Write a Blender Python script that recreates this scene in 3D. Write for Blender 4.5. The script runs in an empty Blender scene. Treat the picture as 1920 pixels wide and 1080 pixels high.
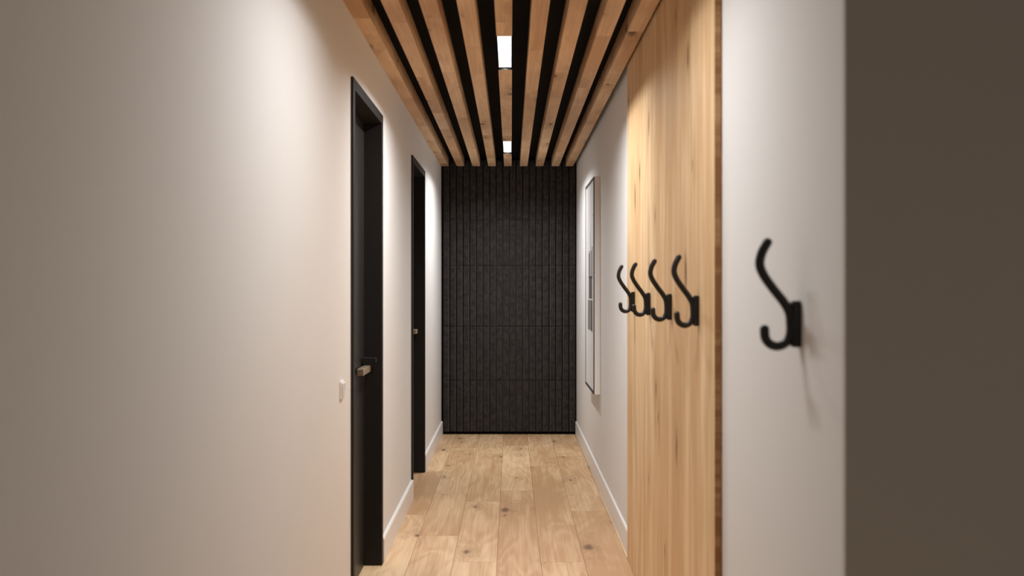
import bpy, bmesh, math, random
from mathutils import Vector
random.seed(11)
S = bpy.context.scene
C = S.collection

# ------------------------------------------------------------------ dimensions (metres)
F_PX = 1800.0            # focal length for a 1920 px wide frame
CAM_Z = 1.341
XL, XR = -0.627, 0.586   # corridor walls
YB = 8.588               # front of the end-wall panels
H = 2.40                 # underside of the ceiling slats
HC = 2.477               # black ceiling above them
DOOR_H = 2.156
D1 = (3.752, 4.6275)
D2 = (6.020, 6.898)
LEAF_X = -0.7015
PAN_X, PAN_Y0, PAN_Y1 = 0.565, 2.666, 4.676
CORNER_Y = 1.697

# ------------------------------------------------------------------ node helpers
def new_mat(name):
    m = bpy.data.materials.new(name); m.use_nodes = True
    nt = m.node_tree
    for n in list(nt.nodes): nt.nodes.remove(n)
    out = nt.nodes.new('ShaderNodeOutputMaterial')
    b = nt.nodes.new('ShaderNodeBsdfPrincipled')
    nt.links.new(b.outputs[0], out.inputs[0])
    return m, nt, b

def N(nt, t, **kw):
    n = nt.nodes.new(t)
    for k, v in kw.items(): setattr(n, k, v)
    return n

def math_(nt, op, a, b=None, c=None, clamp=False):
    n = N(nt, 'ShaderNodeMath', operation=op); n.use_clamp = clamp
    for i, v in enumerate((a, b, c)):
        if v is None: continue
        if isinstance(v, (int, float)): n.inputs[i].default_value = v
        else: nt.links.new(v, n.inputs[i])
    return n.outputs[0]

def vmath(nt, op, a, b):
    n = N(nt, 'ShaderNodeVectorMath', operation=op)
    for i, v in enumerate((a, b)):
        if isinstance(v, (tuple, list)): n.inputs[i].default_value = v
        else: nt.links.new(v, n.inputs[i])
    return n.outputs[0]

def noise(nt, vec, scale, detail=3, rough=.5, dist=0):
    n = N(nt, 'ShaderNodeTexNoise')
    nt.links.new(vec, n.inputs['Vector'])
    n.inputs['Scale'].default_value = scale; n.inputs['Detail'].default_value = detail
    n.inputs['Roughness'].default_value = rough; n.inputs['Distortion'].default_value = dist
    return n.outputs['Fac']

def maprange(nt, v, a, b, c, d, smooth=True):
    n = N(nt, 'ShaderNodeMapRange')
    if smooth: n.interpolation_type = 'SMOOTHSTEP'
    nt.links.new(v, n.inputs[0])
    for i, x in enumerate((a, b, c, d)): n.inputs[i+1].default_value = x
    return n.outputs[0]

def mixc(nt, fac, a, b, mode='MIX'):
    n = N(nt, 'ShaderNodeMix', data_type='RGBA', blend_type=mode)
    if isinstance(fac, (int, float)): n.inputs[0].default_value = fac
    else: nt.links.new(fac, n.inputs[0])
    for i, v in ((6, a), (7, b)):
        if isinstance(v, (tuple, list)): n.inputs[i].default_value = (*v[:3], 1)
        else: nt.links.new(v, n.inputs[i])
    return n.outputs[2]

def bump(nt, bsdf, h, strength, dist):
    b = N(nt, 'ShaderNodeBump'); b.inputs['Strength'].default_value = strength
    b.inputs['Distance'].default_value = dist
    nt.links.new(h, b.inputs['Height']); nt.links.new(b.outputs[0], bsdf.inputs['Normal'])

def srgb(r, g, b):
    f = lambda c: (c/255/12.92 if c/255 <= .04045 else ((c/255+.055)/1.055)**2.4)
    return (f(r), f(g), f(b))

def wood(name, light, mid, dark, axis, rough=.45, spec=.4, knot_scale=(4.0, 2.4), knot_amt=.8,
         tone=.5, fine=55., fig=26., fig_amt=.4, knot_size=.085, knot_keep=.45, streak=.5):
    """axis: index of the grain direction (0 x, 1 y, 2 z)."""
    m, nt, b = new_mat(name)
    tc = N(nt, 'ShaderNodeTexCoord').outputs['Object']
    at = N(nt, 'ShaderNodeAttribute'); at.attribute_name = 'board'
    off = vmath(nt, 'MULTIPLY', at.outputs['Vector'], (37., 53., 71.))
    P = vmath(nt, 'ADD', tc, off)
    sc = lambda a, l: tuple(l if i == axis else a for i in range(3))
    # knots
    vo = N(nt, 'ShaderNodeTexVoronoi'); vo.inputs['Scale'].default_value = 1
    vo.voronoi_dimensions = '2D'
    sx = N(nt, 'ShaderNodeSeparateXYZ'); nt.links.new(P, sx.inputs[0])
    others = [i for i in range(3) if i != axis]
    across = math_(nt, 'ADD', sx.outputs[others[0]], sx.outputs[others[1]])
    cx = N(nt, 'ShaderNodeCombineXYZ')
    nt.links.new(math_(nt, 'MULTIPLY', across, knot_scale[0]), cx.inputs[0])
    nt.links.new(math_(nt, 'MULTIPLY', sx.outputs[axis], knot_scale[1]), cx.inputs[1])
    nt.links.new(cx.outputs[0], vo.inputs['Vector'])
    wob = noise(nt, vmath(nt, 'MULTIPLY', P, sc(30, 14)), 1, 2)
    kd = math_(nt, 'ADD', vo.outputs['Distance'], math_(nt, 'MULTIPLY', math_(nt, 'SUBTRACT', wob, .5), .09))
    sep = N(nt, 'ShaderNodeSeparateColor'); nt.links.new(vo.outputs['Color'], sep.inputs[0])
    keep = maprange(nt, sep.outputs[0], 1-knot_keep, 1-knot_keep+.3, 0, 1)
    kd = math_(nt, 'MULTIPLY', kd, maprange(nt, sep.outputs[1], 0, 1, .55, 2.0, False))
    core = math_(nt, 'MULTIPLY', maprange(nt, kd, knot_size*.15, knot_size, 1, 0), keep)
    patch = maprange(nt, noise(nt, vmath(nt, 'MULTIPLY', P, sc(16, 5)), 1, 3, .6), .35, .65, .15, 1)
    halo = math_(nt, 'MULTIPLY', math_(nt, 'MULTIPLY', maprange(nt, kd, 0, knot_size*5.5, 1, 0), keep), patch)
    # figure: contour lines of a stretched noise, bent round the knots
    n2 = noise(nt, vmath(nt, 'MULTIPLY', P, sc(4.5, .85)), 1, 2.0, .45, .3)
    n2 = math_(nt, 'ADD', n2, math_(nt, 'MULTIPLY', halo, .25))
    ring = math_(nt, 'MULTIPLY_ADD', math_(nt, 'SINE', math_(nt, 'MULTIPLY', n2, fig*6.283)), .5, .5)
    n1 = noise(nt, vmath(nt, 'MULTIPLY', P, sc(fine, 2.2)), 1, 5, .6)
    n3 = noise(nt, vmath(nt, 'MULTIPLY', P, sc(9, .6)), 1, 3, .5)
    big = noise(nt, vmath(nt, 'MULTIPLY', P, sc(2.6, 1.1)), 1, 3, .55)
    t = math_(nt, 'MULTIPLY', maprange(nt, n1, .32, .68, 0, 1), streak*.55)
    t = math_(nt, 'ADD', t, math_(nt, 'MULTIPLY', ring, fig_amt*.4))
    t = math_(nt, 'ADD', t, math_(nt, 'MULTIPLY', maprange(nt, n3, .3, .7, 0, 1), streak*.5))
    t = math_(nt, 'ADD', t, math_(nt, 'MULTIPLY', maprange(nt, big, .35, .7, 0, 1), .35))
    t = math_(nt, 'ADD', t, math_(nt, 'MULTIPLY', math_(nt, 'SUBTRACT', N_attr_r(nt, at), .5), tone), clamp=True)
    col = mixc(nt, t, light, mid)
    deep = tuple(a*.62+b*.38 for a, b in zip(mid, dark))
    col = mixc(nt, math_(nt, 'MULTIPLY', halo, .75*knot_amt), col, deep)
    col = mixc(nt, math_(nt, 'MULTIPLY', core, knot_amt), col, dark)
    nt.links.new(col, b.inputs['Base Color'])
    b.inputs['Roughness'].default_value = rough
    b.inputs['Specular IOR Level'].default_value = spec
    bump(nt, b, n1, .12, .002)
    return m

def N_attr_r(nt, at):
    s = N(nt, 'ShaderNodeSeparateColor'); nt.links.new(at.outputs['Color'], s.inputs[0])
    return s.outputs[0]

def plain(name, col, rough=.5, metal=0, spec=.5, bmp=None, var=0):
    m, nt, b = new_mat(name)
    tc = N(nt, 'ShaderNodeTexCoord').outputs['Object']
    n = noise(nt, tc, 3.0, 3)
    dk = tuple(c*(1-var) for c in col)
    nt.links.new(mixc(nt, n, col, dk), b.inputs['Base Color'])
    b.inputs['Roughness'].default_value = rough; b.inputs['Metallic'].default_value = metal
    b.inputs['Specular IOR Level'].default_value = spec
    if bmp:
        bump(nt, b, noise(nt, tc, bmp[0], 4, .6), bmp[1], bmp[2])
    return m

M = {}
M['paint'] = plain('warm_white_wall_paint', (.75, .73, .71), .75, spec=.25, bmp=(220, .05, .001), var=.02)
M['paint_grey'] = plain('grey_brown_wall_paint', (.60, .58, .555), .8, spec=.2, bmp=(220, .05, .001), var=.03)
M['trim'] = plain('white_trim_paint', (.82, .80, .78), .4, spec=.4)
M['black'] = plain('matt_black_ceiling', (.006, .0055, .005), .9, spec=.1)
M['door'] = plain('black_door_lacquer', (.017, .0145, .0125), .42, spec=.45, var=.1)
M['frame_blk'] = plain('black_frame_lacquer', (.014, .0115, .0095), .6, spec=.25, var=.1)
M['hook'] = plain('powder_coated_black_metal', (.006, .005, .0045), .45, spec=.45, bmp=(900, .04, .0005))
M['brass'] = plain('brushed_warm_metal', (.50, .39, .28), .4, metal=.85)
M['white_plastic'] = plain('white_plastic', (.88, .86, .84), .3, spec=.5)
M['box_white'] = plain('white_frame_lacquer', (.88, .85, .83), .45)
M['paper'] = plain('white_print_paper', (.86, .85, .84), .5, spec=.3)
M['ink'] = plain('black_ink', (.05, .048, .046), .6)
M['grey_ink'] = plain('grey_ink', (.26, .25, .24), .6, var=.4)
M['pale_ink'] = plain('pale_grey_ink', (.5, .49, .48), .6, var=.2)
M['groove'] = plain('dark_floor_joint', (.16, .10, .06), .9)
M['floor'] = wood('oak_floor_boards', srgb(230, 198, 158), srgb(192, 152, 112), srgb(82, 52, 34), 1,
                  rough=.42, spec=.35, knot_scale=(5.0, 2.3), knot_size=.11, knot_keep=.5, tone=.85, fine=80, fig=10, fig_amt=.75, streak=.7)
M['slat'] = wood('knotty_oak_slats', srgb(236, 200, 160), srgb(194, 152, 112), srgb(74, 42, 24), 1,
                 rough=.5, spec=.3, knot_scale=(8, 2.8), knot_size=.14, knot_keep=.5, tone=.7, fine=90, fig=7, fig_amt=.5, streak=.6)
M['panel'] = wood('oak_veneer_panel', srgb(242, 213, 170), srgb(208, 168, 122), srgb(112, 68, 36), 2,
                  rough=.42, spec=.22, knot_scale=(4.4, 1.7), knot_size=.12, knot_keep=.55, knot_amt=.8, tone=.35, fine=40, fig=4, fig_amt=.5, streak=1.0)
M['panel_end'] = wood('oak_end_grain_edge', srgb(214, 172, 126), srgb(158, 112, 72), srgb(110, 70, 42), 0,
                      rough=.6, spec=.2, knot_scale=(6, 6), knot_amt=.3, tone=0, fine=38, fig=5, fig_amt=.8, streak=1.0)

def felt():
    m, nt, b = new_mat('charcoal_pressed_felt')
    tc = N(nt, 'ShaderNodeTexCoord').outputs['Object']
    a = noise(nt, tc, 26, 4, .6); f = noise(nt, tc, 70, 3, .65)
    g = noise(nt, tc, 260, 3, .7)
    c = mixc(nt, maprange(nt, a, .38, .64, 0, 1), (.021, .0175, .0165), (.040, .034, .032))
    c = mixc(nt, math_(nt, 'MULTIPLY', maprange(nt, f, .5, .75, 0, 1), .55), c, (.052, .046, .042))
    c = mixc(nt, math_(nt, 'MULTIPLY', maprange(nt, g, .6, .78, 0, 1), .4), c, (.08, .072, .064))
    nt.links.new(c, b.inputs['Base Color'])
    b.inputs['Roughness'].default_value = .95; b.inputs['Specular IOR Level'].default_value = .15
    b.inputs['Sheen Weight'].default_value = .15
    bump(nt, b, math_(nt, 'ADD', f, g), .5, .004)
    return m
M['felt'] = felt()

def emit(name, col, s):
    m = bpy.data.materials.new(name); m.use_nodes = True; nt = m.node_tree
    for n in list(nt.nodes): nt.nodes.remove(n)
    e = nt.nodes.new('ShaderNodeEmission'); o = nt.nodes.new('ShaderNodeOutputMaterial')
    e.inputs[0].default_value = (*col, 1); e.inputs[1].default_value = s
    nt.links.new(e.outputs[0], o.inputs[0]); return m
M['lamp'] = emit('lit_led_diffuser', (1, .97, .93), 5)

# ------------------------------------------------------------------ mesh helpers
class MB:
    """collects shapes, then links them as ONE mesh object"""
    def __init__(s): s.v = []; s.f = []; s.mi = []; s.tint = []; s.sm = []
    def box(s, x0, x1, y0, y1, z0, z1, mi=0, tint=(.5, .5, .5), faces='all', side_mi=None):
        k = len(s.v)
        s.v += [(x, y, z) for z in (z0, z1) for y in (y0, y1) for x in (x0, x1)]
        s.tint += [tint]*8
        fs = {'-z': (0, 2, 3, 1), '+z': (4, 5, 7, 6), '-y': (0, 1, 5, 4), '+y': (2, 6, 7, 3), '-x': (0, 4, 6, 2), '+x': (1, 3, 7, 5)}
        for key, f in fs.items():
            s.f.append(tuple(k+i for i in f)); s.mi.append((side_mi or {}).get(key, mi)); s.sm.append(False)
    def poly(s, verts, faces, mi=0, tint=(.5, .5, .5), smooth=False):
        k = len(s.v); s.v += verts; s.tint += [tint]*len(verts)
        for f in faces: s.f.append(tuple(k+i for i in f)); s.mi.append(mi); s.sm.append(smooth)
    def build(s, name, mats, parent=None, origin=(0, 0, 0), bevel=0, seg=2):
        me = bpy.data.meshes.new(name)
        o0 = Vector(origin)
        me.from_pydata([Vector(v)-o0 for v in s.v], [], s.f)
        if not isinstance(mats, (list, tuple)): mats = [mats]
        for m in mats: me.materials.append(m)
        for p, mi, sm in zip(me.polygons, s.mi, s.sm): p.material_index = mi; p.use_smooth = sm
        ca = me.color_attributes.new('board', 'FLOAT_COLOR', 'POINT')
        for i, t in enumerate(s.tint): ca.data[i].color = (*t, 1)
        bm = bmesh.new(); bm.from_mesh(me); bmesh.ops.recalc_face_normals(bm, faces=bm.faces); bm.to_mesh(me); bm.free()
        me.update()
        o = bpy.data.objects.new(name, me); C.objects.link(o)
        if parent: o.parent = parent
        else: o.location = o0
        if bevel:
            md = o.modifiers.new('bevel', 'BEVEL'); md.width = bevel; md.segments = seg; md.limit_method = 'ANGLE'
        return o

def rnd3(): return (random.random(), random.random(), random.random())
def tag(o, label=None, cat=None, group=None, kind=None):
    for k, v in (('label', label), ('category', cat), ('group', group), ('kind', kind)):
        if v: o[k] = v
    return o
def empty(name, loc):
    o = bpy.data.objects.new(name, None); o.empty_display_size = .05; C.objects.link(o); o.location = loc; return o
def copy_tree(o, parent=None):
    c = o.copy(); C.objects.link(c); c.parent = parent
    for ch in [x for x in C.objects if x.parent == o]: copy_tree(ch, c)
    return c
def local(mb_fn, loc):
    """children of an Empty are modelled in its own coordinates"""
    return mb_fn

def tube(path, r, n=20, sub=10):
    """sweep a circle along a smooth path in the XZ plane with round ends"""
    pts = [Vector(p) for p in path]; P = []
    ext = [2*pts[0]-pts[1]] + pts + [2*pts[-1]-pts[-2]]
    for i in range(1, len(ext)-2):
        p0, p1, p2, p3 = ext[i-1:i+3]
        for k in range(sub):
            t = k/sub
            P.append(.5*((2*p1)+(p2-p0)*t+(2*p0-5*p1+4*p2-p3)*t*t+(3*p1-p0-3*p2+p3)*t**3))
    P.append(pts[-1])
    rings = []
    def tan(i): return (P[min(i+1, len(P)-1)]-P[max(i-1, 0)]).normalized()
    t0, t1 = tan(0), tan(len(P)-1)
    for a in (85, 60, 35, 15): rings.append((P[0]-t0*r*math.sin(math.radians(a)), t0, r*math.cos(math.radians(a))))
    for i in range(len(P)): rings.append((P[i], tan(i), r))
    for a in (15, 35, 60, 85): rings.append((P[-1]+t1*r*math.sin(math.radians(a)), t1, r*math.cos(math.radians(a))))
    V = []; Fs = []
    Y = Vector((0, 1, 0))
    for c, t, rr in rings:
        nn = Y.cross(t).normalized()
        for k in range(n):
            a = 2*math.pi*k/n; V.append(tuple(c+nn*math.cos(a)*rr+Y*math.sin(a)*rr))
    for i in range(len(rings)-1):
        for k in range(n):
            Fs.append((i*n+k, i*n+(k+1) % n, (i+1)*n+(k+1) % n, (i+1)*n+k))
    Fs.append(tuple(range(n))); Fs.append(tuple((len(rings)-1)*n+k for k in range(n)))
    mb = MB(); mb.poly(V, Fs, smooth=True); return mb

# ------------------------------------------------------------------ floor
mb = MB()
FX0, FX1, FY0, FY1 = -.917, 3.1, -1.6, 8.75
mb.box(FX0, FX1, FY0, FY1, -.06, -.0035, mi=1)
known = {(-1): [4.647, 5.945, 7.6], 0: [3.6, 6.255, 8.0], 1: [4.647, 5.345, 7.1], 2: [4.1, 5.69, 6.10, 7.5], (-2): [5.13, 6.17, 7.9], (-3): [4.3, 5.6, 6.9]}
g = .0009
for c in range(-4, 15):
    x0, x1 = -.069+.212*c, -.069+.212*(c+1)
    x0, x1 = max(x0, FX0), min(x1, FX1)
    if x1-x0 < .01: continue
    js = list(known.get(c, []))
    lo = js[0] if js else 3.2+random.random()
    y = lo
    while y > FY0:
        y -= random.uniform(.8, 1.7); js.append(y)
    y = max(js)
    while y < FY1:
        y += random.uniform(.7, 1.5); js.append(y)
    js = sorted(set([FY0]+[j for j in js if FY0 < j < FY1]+[FY1]))
    for a, b in zip(js, js[1:]):
        mb.box(x0+g, x1-g, a+g, b-g, -.004, 0, tint=rnd3())
fl = mb.build('floor', [M['floor'], M['groove']])
tag(fl, 'pale knotty oak plank floor running down the corridor', 'floor', kind='structure')

# ------------------------------------------------------------------ walls
def struct(name, mb, mats, label, cat, origin=(0, 0, 0), bevel=0):
    return tag(mb.build(name, mats, origin=origin, bevel=bevel), label, cat, kind='structure')
TH = .16; JW = .045
mb = MB()
for a, b in ((-1.6, D1[0]), (D1[1], D2[0]), (D2[1], 8.75)): mb.box(XL-TH, XL, a, b, 0, HC)
for a, b in (D1, D2): mb.box(XL-TH, XL, a, b, DOOR_H, HC)
struct('wall_left', mb, M['paint'], 'warm white plastered corridor wall with two black doorways', 'wall')
mb = MB(); mb.box(XR, XR+.14, CORNER_Y+.001, 8.75, 0, HC)
struct('wall_right', mb, M['paint'], 'white corridor wall carrying the oak panel and picture', 'wall')
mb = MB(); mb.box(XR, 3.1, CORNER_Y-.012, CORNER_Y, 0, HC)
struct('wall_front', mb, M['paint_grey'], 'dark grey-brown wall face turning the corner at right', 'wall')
mb = MB(); mb.box(XL, XR, 8.63, 8.75, 0, HC)
struct('wall_back', mb, M['black'], 'black end wall behind the ribbed felt panels', 'wall')
mb = MB(); mb.box(XL-TH, 3.1, -.2, 8.75, HC, HC+.08)
struct('ceiling', mb, M['black'], 'matt black ceiling above the oak slats', 'ceiling')

# baseboards (profile: flat with a small sloping top)
def base(name, xw, xf, segs, label):
    mb = MB()
    for a, b in segs:
        zt = .119; s = (xw, xf)
        V = []
        for y in (a, b):
            V += [(xw, y, 0), (xf, y, 0), (xf, y, zt-.006), (xf+(xw-xf)*.35, y, zt), (xw, y, zt)]
        mb.poly(V, [(0, 1, 2, 3, 4), (5, 6, 7, 8, 9)]+[(i, (i+1) % 5, 5+(i+1) % 5, 5+i) for i in range(5)])
    return struct(name, mb, M['trim'], label, 'baseboard')
base('baseboard_left', XL, XL+.015, [(-1.6, D1[0]), (D1[1], D2[0]), (D2[1], 8.60)], 'white baseboard along the left wall between the black doors')
base('baseboard_right', XR, XR-.011, [(PAN_Y1, 8.60)], 'white baseboard under the picture on the right wall')

# ------------------------------------------------------------------ doors
def door(idx, ys, hz, label, hkw):
    y0, y1 = ys
    r = empty('door_%d' % idx, (XL, (y0+y1)/2, 0)); tag(r, label, 'door', kind='structure')
    o = Vector(r.location)
    xb, xf = XL-.13, XL+.010
    mb = MB()
    mb.box(xb, xf, y0, y0+JW, 0, DOOR_H)
    mb.box(xb, xf, y1-JW, y1, 0, DOOR_H)
    mb.box(xb, xf, y0+JW, y1-JW, DOOR_H-JW, DOOR_H)
    mb.box(xb-.03, LEAF_X-.043, y0+.01, y1-.01, 0, DOOR_H-.01)      # unseen slab added behind the leaf to block light leaking round it
    fr = mb.build('door_frame', M['frame_blk'], r, origin=o, bevel=.0015)
    mb = MB(); mb.box(LEAF_X-.042, LEAF_X, y0+JW+.002, y1-JW-.002, .006, DOOR_H-JW-.002)
    mb.build('door_leaf', M['door'], r, origin=o, bevel=.002)
    yj = y1-JW
    # handle: round rose, neck and a square lever pointing at the hinges
    yh = yj-hkw['inset']
    mb = MB()
    for (yy, rr, x0, x1) in ((yh, .024, LEAF_X, LEAF_X+.008), (yh, .010, LEAF_X+.008, LEAF_X+.026)):
        n = 28
        V = [(x, yy+rr*math.cos(2*math.pi*k/n), hz+rr*math.sin(2*math.pi*k/n)) for x in (x0, x1) for k in range(n)]
        mb.poly(V, [tuple(range(n)), tuple(range(n, 2*n))]+[(k, (k+1) % n, n+(k+1) % n, n+k) for k in range(n)])
    hd = mb.build('door_handle', M['hook'], r, origin=o)
    xa, xc = LEAF_X+.004+hkw.get('dx', 0), LEAF_X+.0395
    mb = MB(); mb.box(xa+.004, xc, hkw['yend'], yh+.012, hz-.0155, hz+.0155)
    lv = mb.build('lever', M['brass'], hd, origin=o, bevel=.003); tag(lv, 'warm metal lever')
    if hkw.get('turn'):
        zt = hkw['turn']
        mb = MB(); mb.box(LEAF_X, LEAF_X+.034, yj-.095, yj-.06, zt-.011, zt+.011)
        mb.box(LEAF_X+.0345, LEAF_X+.068, yj-.092, yj-.063, zt-.010, zt+.010)
        mb.build('lock_turn', M['frame_blk'], r, origin=o, bevel=.0015)
    return r
door(1, D1, .9475, 'nearer black door recessed in a black frame, large at left', dict(inset=.07, yend=4.31, turn=.9885))
door(2, D2, 1.012, 'farther black door near the ribbed end wall', dict(inset=.06, yend=6.70))

# light switch
r = empty('light_switch', (XL, 3.54, .955)); tag(r, 'small white light switch on the left wall beside the nearer door', 'light switch')
mb = MB(); mb.box(0, .006, -.033, .033, -.033, .033); mb.build('cover_plate', M['white_plastic'], r, bevel=.003)
mb = MB(); mb.poly([(x, y, z) for (x, y, z) in ((.007, -.02, -.026), (.007, .02, -.026), (.007, .02, .026), (.007, -.02, .026), (.009, -.02, -.026), (.009, .02, -.026), (.014, .02, .026), (.014, -.02, .026))],
                   [(0, 1, 2, 3), (4, 5, 6, 7), (0, 1, 5, 4), (1, 2, 6, 5), (2, 3, 7, 6), (3, 0, 4, 7)])
mb.build('rocker', M['white_plastic'], r, bevel=.001)

# ------------------------------------------------------------------ end wall: ribbed felt panels
seams = [.024, .484, .969, 1.513, 1.923, 2.46]
names = ['lowest dark felt rib panel, standing just above the floor at the corridor end',
         'second felt rib panel from the floor on the end wall, about knee to waist high',
         'middle felt rib panel of the five stacked on the end wall, about chest high',
         'fourth felt rib panel from the floor, just below the topmost one',
         'topmost dark felt rib panel, tucked under the oak ceiling slats']
RX0, RX1, NR = -.612, .580, 20
def rib_panel(z0, z1):
    mb = MB(); pitch = (RX1-RX0)/NR
    prof = []
    for i in range(NR):
        x = RX0+i*pitch
        prof += [(x+.0, .034), (x+.005, .034), (x+.0065, .010), (x+.009, .004), (x+.015, .001), (x+pitch*.5, .0), (x+pitch-.015, .001), (x+pitch-.009, .004), (x+pitch-.0065, .010), (x+pitch-.005, .034)]
    prof.append((RX1, .034))
    rows = [(z0+.001, .012), (z0+.003, .003), (z0+.008, 0), (z1-.008, 0), (z1-.003, .003), (z1-.001, .012)]
    V = [(x, YB+min(d+e, .035), z) for z, e in rows for x, d in prof]
    n = len(prof); Fs = [(j*n+i, j*n+i+1, (j+1)*n+i+1, (j+1)*n+i) for j in range(len(rows)-1) for i in range(n-1)]
    k = len(V); V += [(RX0, YB+.04, z0+.001), (RX1, YB+.04, z0+.001), (RX0, YB+.04, z1-.001), (RX1, YB+.04, z1-.001)]
    t = (len(rows)-1)*n
    Fs += [(k, k+1, k+3, k+2), tuple([k]+list(range(0, n))+[k+1]), tuple([k+2]+list(range(t, t+n))+[k+3]),
           tuple([k]+[j*n for j in range(len(rows))]+[k+2]), tuple([k+1]+[j*n+n-1 for j in range(len(rows))]+[k+3])]
    mb.poly(V, Fs); return mb
for i in range(5):
    o = rib_panel(seams[i], seams[i+1]).build('acoustic_panel', M['felt'])
    tag(o, names[i], 'wall panel', 'ribbed felt panels on the end wall')

# ------------------------------------------------------------------ ceiling slats
L0, L1, L2 = (2.32, 2.96), (4.09, 4.73), (7.09, 7.76)
SW = .067
pos = ['leftmost oak ceiling slat, touching the white left wall', 'second oak ceiling slat from the left wall',
       'third oak ceiling slat from the left wall', 'oak ceiling slat just left of the one with the lights',
       'middle oak ceiling slat, interrupted by the lights', 'oak ceiling slat just right of the one with the lights',
       'third oak ceiling slat from the right wall', 'second oak ceiling slat from the right wall',
       'rightmost oak ceiling slat, beside the oak wall panel']
for k in range(9):
    xc = -.0296+.141*(k-4)
    if k == 0: xc = XL+SW/2+.001
    if k == 8: xc = .553-SW/2
    mb = MB(); y = .9; cuts = []
    while y < 8.57:
        y2 = min(y+random.uniform(.35, 1.1), 8.572)
        cuts.append((y, y2)); y = y2
    if k == 4:
        new = []
        for a, b in cuts:
            segs = [(a, b)]
            for l0, l1 in (L0, L1, L2):
                nx = []
                for s0, s1 in segs:
                    if s1 <= l0 or s0 >= l1: nx.append((s0, s1)); continue
                    if s0 < l0: nx.append((s0, l0))
                    if s1 > l1: nx.append((l1, s1))
                segs = nx
            new += segs
        cuts = new
    for a, b in cuts:
        if b-a > .002: mb.box(xc-SW/2, xc+SW/2, a, b, H, HC, tint=rnd3())
    if k == 4: mb.box(xc-SW/2+.001, xc+SW/2-.001, .901, 8.571, HC-.012, HC-.0005)   # uncut top of the batten above the lights
    o = mb.build('oak_slat', M['slat'])
    tag(o, pos[k], 'ceiling slat', 'oak slats under the black ceiling')

# ------------------------------------------------------------------ recessed lights in the middle slat
XC = -.0296
REC = .0115
def ceiling_light(ys, label, power, col):
    y0, y1 = ys; yc = (y0+y1)/2; L = y1-y0
    r = empty('ceiling_light', (XC, yc, H)); tag(r, label, 'ceiling light', 'lights set into the middle ceiling slat')
    mb = MB(); w = SW/2; t = .004
    mb.box(-w, -w+t, -L/2, L/2, 0, .05); mb.box(w-t, w, -L/2, L/2, 0, .05)
    mb.box(-w+t, w-t, -L/2, -L/2+t, 0, .05); mb.box(-w+t, w-t, L/2-t, L/2, 0, .05)
    mb.box(-w, w, -L/2, L/2, .05, HC-H-.013)
    mb.build('housing', M['black'], r)
    mb = MB(); mb.box(-w+t, w-t, -L/2+t, L/2-t, REC+.0015, REC+.006)
    mb.build('diffuser', M['lamp'], r)
    ld = bpy.data.lights.new('led_strip', 'AREA'); ld.shape = 'RECTANGLE'
    ld.size = .010; ld.size_y = L-.03; ld.energy = power; ld.color = col; ld.spread = math.radians(150)
    lo = bpy.data.objects.new('led_strip', ld); C.objects.link(lo); lo.parent = r; lo.location = (0, 0, REC)
    return r
ceiling_light(L1, 'nearer, larger-looking lit rectangular light in the middle oak slat', 23.5, (.97, .985, 1))
ceiling_light(L2, 'farther, smaller-looking lit rectangular light near the end wall', 20, (.97, .985, 1))
ceiling_light(L0, 'lit rectangular light in the middle oak slat above the coat hooks, nearest of all', 11.2, (.96, .985, 1))

# ------------------------------------------------------------------ oak wall panel
mb = MB(); ed = [PAN_Y0, 3.02, 3.37, 3.73, 4.05, 4.36, PAN_Y1]
for i, (a, b) in enumerate(zip(ed, ed[1:])):
    e0 = 0 if i == 0 else .0007; e1 = 0 if i == len(ed)-2 else .0007
    mb.box(PAN_X, XR-.0035, a+e0, b-e1, 0.001, H-.001 if False else HC-.002, tint=rnd3(), side_mi={'-y': 1} if i == 0 else None)
mb.box(XR-.004, XR-.0002, PAN_Y0+.0005, PAN_Y1-.0005, .001, HC-.002, mi=1)
tag(mb.build('wood_panel', [M['panel'], M['panel_end']]), 'tall honey oak panel on the right wall behind four black hooks', 'wall panel')

# ------------------------------------------------------------------ hooks
HZ = 1.315
path = [(.0600, 1.424), (.0700, 1.404), (.0742, 1.381), (.0668, 1.359), (.0495, 1.3324), (.0300, 1.306), (.0195, 1.285),
        (.0170, 1.262), (.0170, 1.248), (.0205, 1.2335), (.0300, 1.2230), (.0430, 1.2190), (.0560, 1.2240), (.0640, 1.2360), (.0655, 1.2530)]
hk = empty('coat_hook', (PAN_X, 2.893, HZ))
tube([(-d, 0, z-HZ) for d, z in path], 0.0088).build('hook_arm', M['hook'], hk)
mb = MB(); mb.box(-.016, 0, -.012, .012, -.098, -.006)
mb.build('mounting_plate', M['hook'], hk, bevel=.004, seg=3)
hooks = [(PAN_X, 2.893, 'black metal coat hook on the oak panel, nearest the panel edge'),
         (PAN_X, 3.384, 'second black coat hook on the oak panel counting from its near edge'),
         (PAN_X, 3.904, 'third black coat hook on the oak panel counting from its near edge'),
         (PAN_X, 4.393, 'farthest and smallest-looking black coat hook, its tip against the white wall'),
         (XR, 1.948, 'large-looking black coat hook mounted alone on the white wall at right')]
for i, (x, y, lab) in enumerate(hooks):
    o = hk if i == 0 else copy_tree(hk)
    o.location = (x, y, HZ)
    if i == 4: o.scale = (1.10, 1, 1.03)
    tag(o, lab, 'coat hook', 'black coat hooks along the right wall')

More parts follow.
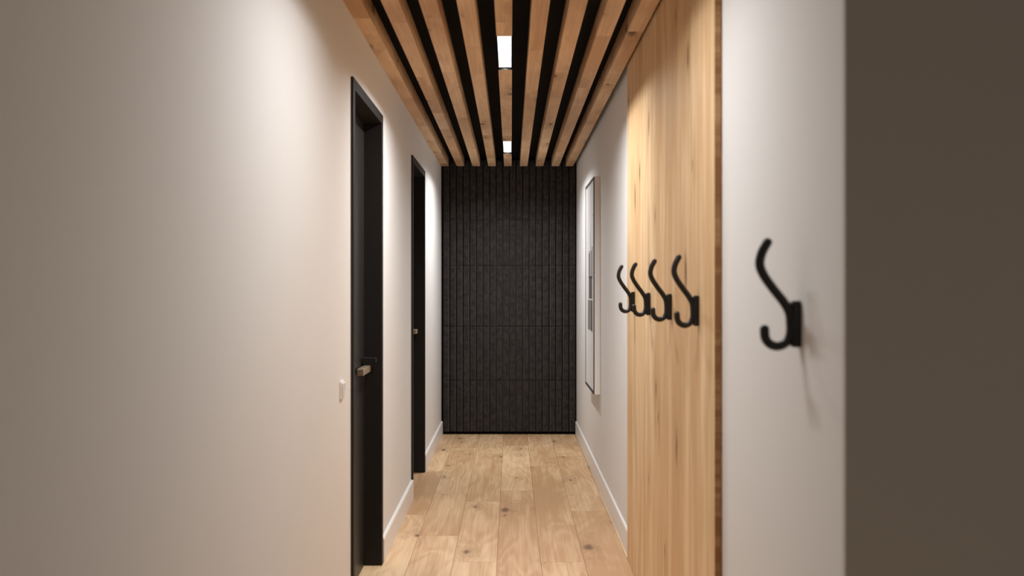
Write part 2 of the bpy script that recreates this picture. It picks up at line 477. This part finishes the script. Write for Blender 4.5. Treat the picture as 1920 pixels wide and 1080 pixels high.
# ------------------------------------------------------------------ picture
PX, PY0, PY1, PZ0, PZ1 = .5455, 6.335, 7.04, .616, 2.056
PX = XR-.0405
r = empty('framed_picture', (XR, (PY0+PY1)/2, (PZ0+PZ1)/2))
tag(r, 'tall white box-framed picture of grey towers on the right wall', 'picture')
o = Vector(r.location)
mb = MB(); mb.box(PX+.004, XR, PY0, PY1, PZ0, PZ1); mb.build('box_frame', M['box_white'], r, origin=o, bevel=.002)
t = .020; e = .001
mb = MB()
mb.box(PX-.002, PX+.004, PY0+e, PY0+t*.8, PZ0+e, PZ1-e); mb.box(PX-.002, PX+.004, PY1-t*.8, PY1-e, PZ0+e, PZ1-e)
mb.box(PX-.002, PX+.004, PY0+t*.8, PY1-t*.8, PZ0+e, PZ0+t); mb.box(PX-.002, PX+.004, PY0+t*.8, PY1-t*.8, PZ1-t, PZ1-e)
tag(mb.build('rim', M['ink'], r, origin=o), 'thin black rim')
mb = MB(); mb.box(PX+.001, PX+.0045, PY0+t*.8, PY1-t*.8, PZ0+t, PZ1-t)
def q(y0, y1, z0, z1, mi, lift=.0003): mb.box(PX+.001-lift, PX+.0012, y0, y1, z0, z1, mi=mi)
# tower print: spire, two upper blocks, broad lower block with vertical fins
q(6.605, 6.625, 1.57, 1.70, 2); q(6.611, 6.619, 1.68, 1.76, 3)
q(6.47, 6.76, 1.400, 1.575, 3); q(6.46, 6.50, 1.38, 1.60, 1, .0005); q(6.66, 6.685, 1.40, 1.565, 1, .0005); q(6.72, 6.76, 1.39, 1.56, 1, .0005)
q(6.47, 6.76, 1.245, 1.40, 2); q(6.47, 6.76, 1.385, 1.40, 1, .0005); q(6.55, 6.60, 1.25, 1.385, 1, .0005); q(6.64, 6.665, 1.25, 1.385, 1, .0005); q(6.735, 6.76, 1.25, 1.385, 1, .0005)
q(6.45, 6.83, 1.03, 1.235, 2)
for i in range(13): q(6.455+.029*i, 6.467+.029*i, 1.02+.004*(i % 3), 1.235, 1 if i < 5 or i % 4 == 0 else 3, .0005)
q(6.44, 6.46, 1.80, 1.815, 1)
mb.build('print', [M['paper'], M['ink'], M['grey_ink'], M['pale_ink']], r, origin=o)

# ------------------------------------------------------------------ world, camera, view
w = bpy.data.worlds.new('world'); S.world = w; w.use_nodes = True
bg = w.node_tree.nodes['Background']; bg.inputs[0].default_value = (1, .86, .72, 1); bg.inputs[1].default_value = .20
cam = bpy.data.cameras.new('camera'); co = bpy.data.objects.new('camera', cam); C.objects.link(co)
co.location = (0, 0, CAM_Z); co.rotation_euler = (math.pi/2, 0, 0)
cam.sensor_width = 36; cam.lens = F_PX/1920*36
cam.shift_x = 1.5/1920; cam.shift_y = -6/1920
cam.dof.use_dof = True; cam.dof.focus_distance = 6.5; cam.dof.aperture_fstop = 2.8
cam.clip_start = .05
S.camera = co
S.view_settings.view_transform = 'Standard'; S.view_settings.look = 'None'
S.view_settings.exposure = .1; S.view_settings.gamma = 1; S.view_settings.use_curve_mapping = False
